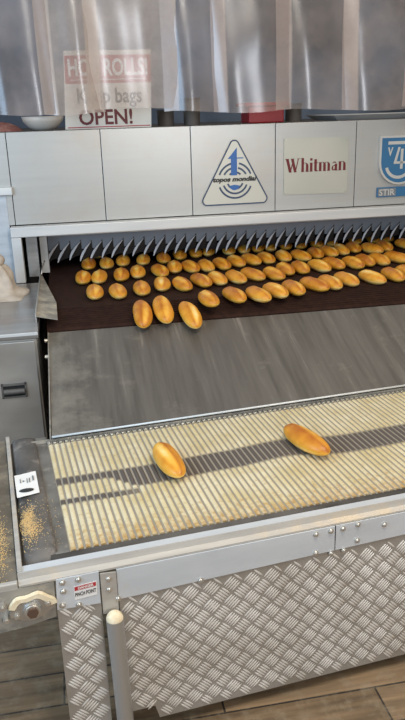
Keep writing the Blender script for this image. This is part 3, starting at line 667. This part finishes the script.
# bolts
for x, z in ((.066, .600), (.109, .600), (.060, .527), (.104, .519), (.066, .572), (.191, .583), (.190, .548), (.213, .512), (.817, .592), (.866, .593), (.906, .593), (.956, .597), (1.047, .578), (.956, .541), (.818, .526), (.869, .514), (.912, .515), (.455, .515)):
    mb = MB().cyl((x, YP, z), (x, YP-.003, z), .0088, n=16); mb.ball((x, YP-.003, z), .0072, .0045, .0072, 12, 6); mb.build('bolt', M['bolt'], cv)
# handle post
hp = MB(); hp.cyl((.196, 1.650, .470), (.204, 1.650, .0), .0245, n=28, caps=False)
hp.build('post', plain('dull_tube_steel', (.40, .39, .37), .4, .5), cv)
MB().ball((.196, 1.650, .468), .0243, .0243, .026, 24, 12).build('foam_plug', M['foam'], cv)
MB().box(.183, .211, 1.655, YP, .40, .42).build('post_clamp', M['steel'], cv)
# warning sticker
st = MB().face_prism([(.094, .536), (.157, .540), (.158, .584), (.095, .580)], YP-.0012, YP-.0004).build('warning_sticker', M['sticker'], cv)
mb = MB().face_prism([(.0965, .5655), (.1555, .5695), (.1558, .582), (.0968, .578)], YP-.0018, YP-.0014); mb.build('red_header', M['danger_red'], st)
tilt_ = lambda x, z: (lambda a_, c: (x+a_, YP-.0024, z+c+a_*.065))
text('lettering', 'DANGER', 0, 0, 0, .0085, M['white'], st, bold=.03, width=.043, rotm=tilt_(.106, .5685))
text('lettering', 'PINCH POINT', 0, 0, 0, .0125, M['ink'], st, bold=.02, width=.058, rotm=tilt_(.0968, .5465))
# bearing
bp_ = MB().face_prism([(-.115, .475), (-.045, .478), (.041, .492), (.044, .604), (-.112, .604)], YP+.004, YP+.010).build('bearing_plate', M['dusty'], cv)
mb = MB(); P = []
bx, bz = -.020, .541
for i in range(36):
    t_ = 2*math.pi*i/36; c, s_ = math.cos(t_), math.sin(t_)
    r_ = .034+.026*abs(c)**5; P.append((bx+r_*c+.000, bz+r_*s_*(1 if abs(c) < .8 else .75)+.07*r_*c))
mb.face_prism(P, YP+.003, YP-.010)
mb.cyl((bx, YP-.010, bz), (bx, YP-.020, bz), .026, .023, n=28)
mb.build('bearing_housing', M['steel'], cv)
MB().cyl((bx, YP+.0, bz), (bx, YP-.030, bz), .0155, n=6, smooth=False).build('shaft_end', plain('rusty_steel', (.16, .10, .07), .6, .6), cv)
MB().cyl((bx, YP-.018, bz), (bx, YP-.023, bz), .021, .019, n=26).build('washer', M['bolt'], cv)
mb = MB(); P = []                                 # pale guard arched over the bearing
for rr, rev in ((.056, 0), (.042, 1)):
    q = [(bx+(rr*1.22)*math.cos(R(a_)), bz-.006+rr*(.92+.08*math.sin(a_*.11))*math.sin(R(a_))) for a_ in range(14, 164, 10)]; P += q[::-1] if rev else q
mb.face_prism(P, YP-.013, YP+.002); mb.build('bearing_guard', M['foam'], cv)
for x, z in ((-.062, .530), (.022, .552), (-.096, .565), (-.090, .523)):
    mb = MB().cyl((x, YP+.004, z), (x, YP-.014, z), .009, n=6, smooth=False); mb.cyl((x, YP-.014, z), (x, YP-.018, z), .005, n=10); mb.build('bolt', M['bolt'], cv)
# end cover
ec = MB()
def cov(u, v):
    x = -.032+(.098+.008*(1-v))*u; y = 1.775+(2.60-1.775)*v
    if u in (0, 1) or v in (0, 1): return (x, y, .606)
    return (x, y, .624+.012*math.sin(math.pi*u)**.7+.003*noise.noise(Vector((x*20, y*9, 0))))
ec.grid(cov, 12, 34)
ec.build('end_cover', M['cover'], cv)
MB().box(-.032, .060, 1.760, 2.60, .56, .606).build('end_frame', M['dark_steel'], cv)
MB().box(.060, .102, 1.785, 2.585, .585, .6225, .002).build('border_strip', noisy('grey_border', (.13, .125, .115), (.24, .23, .21), (9, 9, 9), rough=(.4, .7), metal=.4, c3=(.42, .39, .33), scale3=20, lo3=.56, hi3=.8), cv)
MB().box(-.048, -.034, 1.722, 2.62, .56, .632, .002).build('rim', M['flange'], cv)
MB().box(-.115, -.049, 1.70, 2.62, .585, .618, .003).build('side_ledge', M['ledge'], cv)
MB().box(-.115, -.050, 1.684, 1.70, .575, .622, .003).build('end_block', M['flange'], cv)
lb = MB()
def lf(u, v):
    x = -.028+.072*u-.002*v; y = 2.112+.155*v+.012*u
    return (x, y, .6405+.0015*noise.noise(Vector((x*60, y*30, 3))))
lb.grid(lf, 8, 12); lab = lb.build('paper_label', M['sticker'], cv)
mb = MB()
for x, y, dx, dy in ((-.012, 2.205, .003, .028), (-.002, 2.212, .006, .006), (.010, 2.200, .003, .030), (.018, 2.202, .003, .030), (.030, 2.21, .005, .034)):
    mb.box(x-dx/2, x+dx/2, y, y+dy, .6425, .6435)
mb.build('print', M['badge_grey'], lab)
MB().ball((.004, 2.150, .6425), .024, .013, .0008, 16, 4).build('smudge', M['ink'], lab)
for xx in (.09, 1.2, 2.45):
    MB().box(xx, xx+.04, 1.72, 1.76, 0, .58, .002).build('leg', M['dark_steel'], cv)
    MB().box(xx, xx+.04, 2.49, 2.53, 0, .55, .002).build('leg', M['dark_steel'], cv)
mb = MB(); random.seed(9)                          # loose crumbs spilled on the end cover
for i in range(2600):
    if i < 1900: x = random.gauss(.002, .013); y = random.gauss(1.955, .045)
    elif i < 2450: x = random.gauss(-.086, .010); y = random.gauss(1.88, .075)
    else: x = random.uniform(-.025, .09); y = random.uniform(1.80, 2.1)
    if not -.112 < x < .095: continue
    if -.050 < x < -.030: continue
    if x < -.05: z = .6185; 
    else:
        u = (x+.032)/.102; z = .6245+.012*math.sin(math.pi*min(1, max(.0, u)))**.7 if u < .94 else .6235
    s_ = random.uniform(.0008, .0020); mb.add([(x-s_, y, z), (x+s_, y-s_, z), (x, y+s_, z), (x, y, z+s_*1.4)], [(0, 1, 3), (1, 2, 3), (2, 0, 3), (0, 2, 1)])
solo(mb, 'bread_crumbs', M['crumb'], (.006, 1.95, .63), 'loose golden crumbs spilled over the dark end cover of the conveyor', 'crumbs', kind='stuff')

# ------------------------------------------------------------------ bread rolls
def roll_mesh(seed, L=.21, W=.090, T=.071, side=1):
    """a pointed oval roll whose score has opened along one side of the top"""
    rnd = random.Random(seed); nu, nv = 36, 30; vs = []; bake = []
    sk = rnd.uniform(.12, .30)*side; off = rnd.uniform(.16, .38)*side; ph = rnd.uniform(0, 6)
    for j in range(nv+1):
        v = -1+2*j/nv; v = math.sin(v*math.pi/2); rad = max(0, 1-abs(v)**2.4)**.52
        bend = .0035*math.sin(v*2+ph)
        for i in range(nu):
            t = 2*math.pi*i/nu; c, s_ = math.cos(t), math.sin(t)
            x = W/2*rad*c; z = T/2*rad*s_
            if s_ < 0: z *= .86
            else:
                q = c-off-sk*v                                      # distance from the score line
                lip = math.exp(-((q+.16*side)/.11)**2); bloom = math.exp(-(q/.16)**2)
                en = max(0, 1-abs(v)**3)
                z += T*en*s_*(.05*math.exp(-((q+.34*side)/.12)**2)-.025*math.exp(-(q/.26)**4))
            z += .0012*noise.noise(Vector((x*60, v*5, seed))); vs.append((x+bend, v*L/2, z))
            q = c-off-sk*v; up = max(0, s_)
            b = .42+.30*up
            if s_ < -.15: b -= .22
            b -= .56*math.exp(-(q/.34)**4)*(up**.5)*max(0, 1-abs(v)**4)*(.75+.25*math.cos(v*2+ph)); b += .12*math.exp(-((q+.42*side)/.16)**2)*up
            b += .12*max(0, abs(v)-.75)*up; bake.append(b+.06*noise.noise(Vector((c*2, v*3, seed+s_))))
    mb = MB(); mb.add(vs, [(j*nu+i, j*nu+(i+1) % nu, (j+1)*nu+(i+1) % nu, (j+1)*nu+i) for j in range(nv) for i in range(nu)], True)
    mb.attr = {'bake': bake}; return mb
protos = []
def new_roll(k):
    if k < len(protos) and protos[k] is not None: return protos[k].copy()
    o = roll_mesh(11+k*7, side=1 if k % 3 else -1).build('bread_roll', M['bread']); protos.append(o); return o
def place(k, name_label, group, loc, yaw, L, W, tilt=0, frame=A):
    first = k >= len(protos)
    o = new_roll(k)
    if not first: col.objects.link(o)
    o.rotation_euler = (Matrix.Rotation(frame, 3, 'Z') @ Matrix.Rotation(tilt, 3, 'X') @ Matrix.Rotation(yaw, 3, 'Z')).to_euler()
    o.scale = (W/.090, L/.21, W/.090); o.location = loc
    return tag(o, name_label, 'bread roll', group)
RF = Matrix.Rotation(A, 3, 'Z')
def belt_point(x, y, h): return RF @ Vector((x, y, .9+h))
front = [(.632,3.328,8,.212,.094),(.767,3.362,9,.21,.094),(.885,3.341,13,.212,.094),(.986,3.387,12,.209,.092),(1.09,3.417,9,.21,.093),(1.217,3.458,17,.211,.093),(1.305,3.472,10,.209,.093),(1.413,3.515,11,.21,.093),(1.56,3.519,16,.211,.093),(1.688,3.542,4,.208,.092),(1.796,3.58,4,.208,.092)]
second = [(.091,3.636,-3,.213,.089),(.211,3.614,2,.21,.095),(.338,3.645,-5,.209,.092),(.451,3.71,-6,.21,.092),(.557,3.675,9,.209,.094),(.667,3.725,14,.209,.093),(.763,3.748,8,.209,.093),(.867,3.75,13,.209,.093),(.97,3.783,15,.209,.093),(1.087,3.765,11,.208,.092),(1.186,3.862,3,.208,.093),(1.27,3.873,1,.206,.091),(1.391,3.878,11,.208,.092),(1.491,3.92,10,.21,.094),(1.606,3.9,6,.207,.092),(1.693,3.941,3,.206,.091),(1.785,3.943,5,.207,.092),(1.909,3.967,14,.208,.091)]
third = [(.042,4.002,-2,.209,.09),(.136,3.989,-3,.209,.092),(.257,4.011,-4,.208,.092),(.355,4.055,-3,.207,.092),(.483,4.042,5,.205,.09),(.579,4.121,-6,.207,.09),(.672,4.097,9,.207,.09),(.768,4.098,3,.205,.09),(.864,4.115,8,.206,.091),(.966,4.167,12,.207,.091),(1.064,4.189,8,.207,.092),(1.16,4.198,7,.207,.092),(1.282,4.228,0,.205,.09),(1.385,4.204,8,.206,.091),(1.495,4.25,-2,.205,.09),(1.589,4.274,8,.206,.091),(1.690,4.302,-1,.207,.093),(1.786,4.35,-8,.205,.09),(1.885,4.28,14,.209,.092),(1.989,4.324,-3,.205,.09),(2.148,4.348,11,.207,.091)]
fourth = [(.091,4.381,-2,.207,.088),(.195,4.364,-3,.206,.087),(.304,4.411,-4,.207,.087),(.43,4.407,-6,.207,.085),(.557,4.416,-6,.205,.086),(.669,4.496,-6,.205,.088),(.778,4.533,-6,.205,.088),(.868,4.559,-8,.204,.086),(1.01,4.55,-8,.204,.087),(1.105,4.565,-6,.204,.088),(1.203,4.581,-8,.203,.087),(1.298,4.582,-8,.204,.087),(1.400,4.60,-6,.204,.088),(1.506,4.591,-10,.204,.088),(1.625,4.604,-2,.204,.088),(1.731,4.607,-8,.204,.088),(1.911,4.617,-13,.204,.088),(2.041,4.632,-14,.204,.088),(2.152,4.634,-14,.204,.088)]
inner = [(.159, 4.726, -2, .206, .086)]
ORD = ['first', 'second', 'third', 'fourth', 'fifth', 'sixth', 'seventh', 'eighth', 'ninth', 'tenth', 'eleventh', 'twelfth', 'thirteenth', 'fourteenth', 'fifteenth', 'sixteenth', 'seventeenth', 'eighteenth', 'nineteenth', 'twentieth', 'twenty-first']
kk = 0; random.seed(21)
def row(items, where, group):
    global kk
    items = [list(i) for i in items]
    for _ in range(30):                     # rolls that touch are eased apart
        for i in range(len(items)-1):
            p, q = items[i], items[i+1]; dx, dy = q[0]-p[0], q[1]-p[1]
            need = .0895*math.sqrt(max(0, 1-(dy/.205)**2))+.001
            if dx < need: p[0] -= (need-dx)/2; q[0] += (need-dx)/2
    for i, (x, y, yw, L, W) in enumerate(items):
        W = min(W, .0885); L = (min(L, .207)+.012) if y < 4.3 else L
        if len(items) == 1: lab = 'dim roll deepest in the oven mouth, behind the curtain flaps at far left'
        else: lab = f'{"leftmost" if i == 0 else "rightmost" if i == len(items)-1 else ORD[i]} golden roll '+('' if i in (0, len(items)-1) else 'from the left ')+where
        place(kk if kk < 6 else random.randrange(6), lab, group, belt_point(x, y, W*.325*.99-.002), R(yw+random.uniform(-2, 2)), L, W); kk += 1
row(front, 'in the frontmost row on the brown belt', 'rolls in the frontmost row on the belt')
row(second, 'in the second row from the belt end', 'rolls in the second row on the belt')
row(third, 'in the third row, below the hood beam', 'rolls in the third row on the belt')
row(fourth, 'in the dim back row under the curtain flaps', 'rolls in the back row under the flaps')
row(inner, '', 'rolls deep in the oven mouth')
RT = Matrix.Rotation(R(18), 3, 'X')
for x, s_, yw, L, W, lab, k in ((.297, .006, -.05, .222, .091, 'left roll of the touching pair tipping over the belt end', 1), (.402, .030, .0, .226, .092, 'right roll of the touching pair tipping over the belt end', 5), (.521, -.035, .17, .220, .091, 'single roll sliding onto the chute, right of the touching pair', 4)):
    p = RF @ (Vector((x, 3.274, .86))+RT @ Vector((0, s_, W*.36+.0)))
    place(k, lab, 'rolls tipping off the belt end', p, yw, L, W, R(18))
place(0, 'roll pointing away on the slatted conveyor, left of the two', 'rolls on the slatted conveyor', (.490, 2.172, .6245+.033), R(5), .255, .087, 0, 0)
place(2, 'roll lying askew on the slatted conveyor, right of the two', 'rolls on the slatted conveyor', (.999, 2.154, .6245+.034), R(12.5), .255, .092, 0, 0)

for o in bpy.data.objects:
    if '_o' in o.keys(): del o['_o']
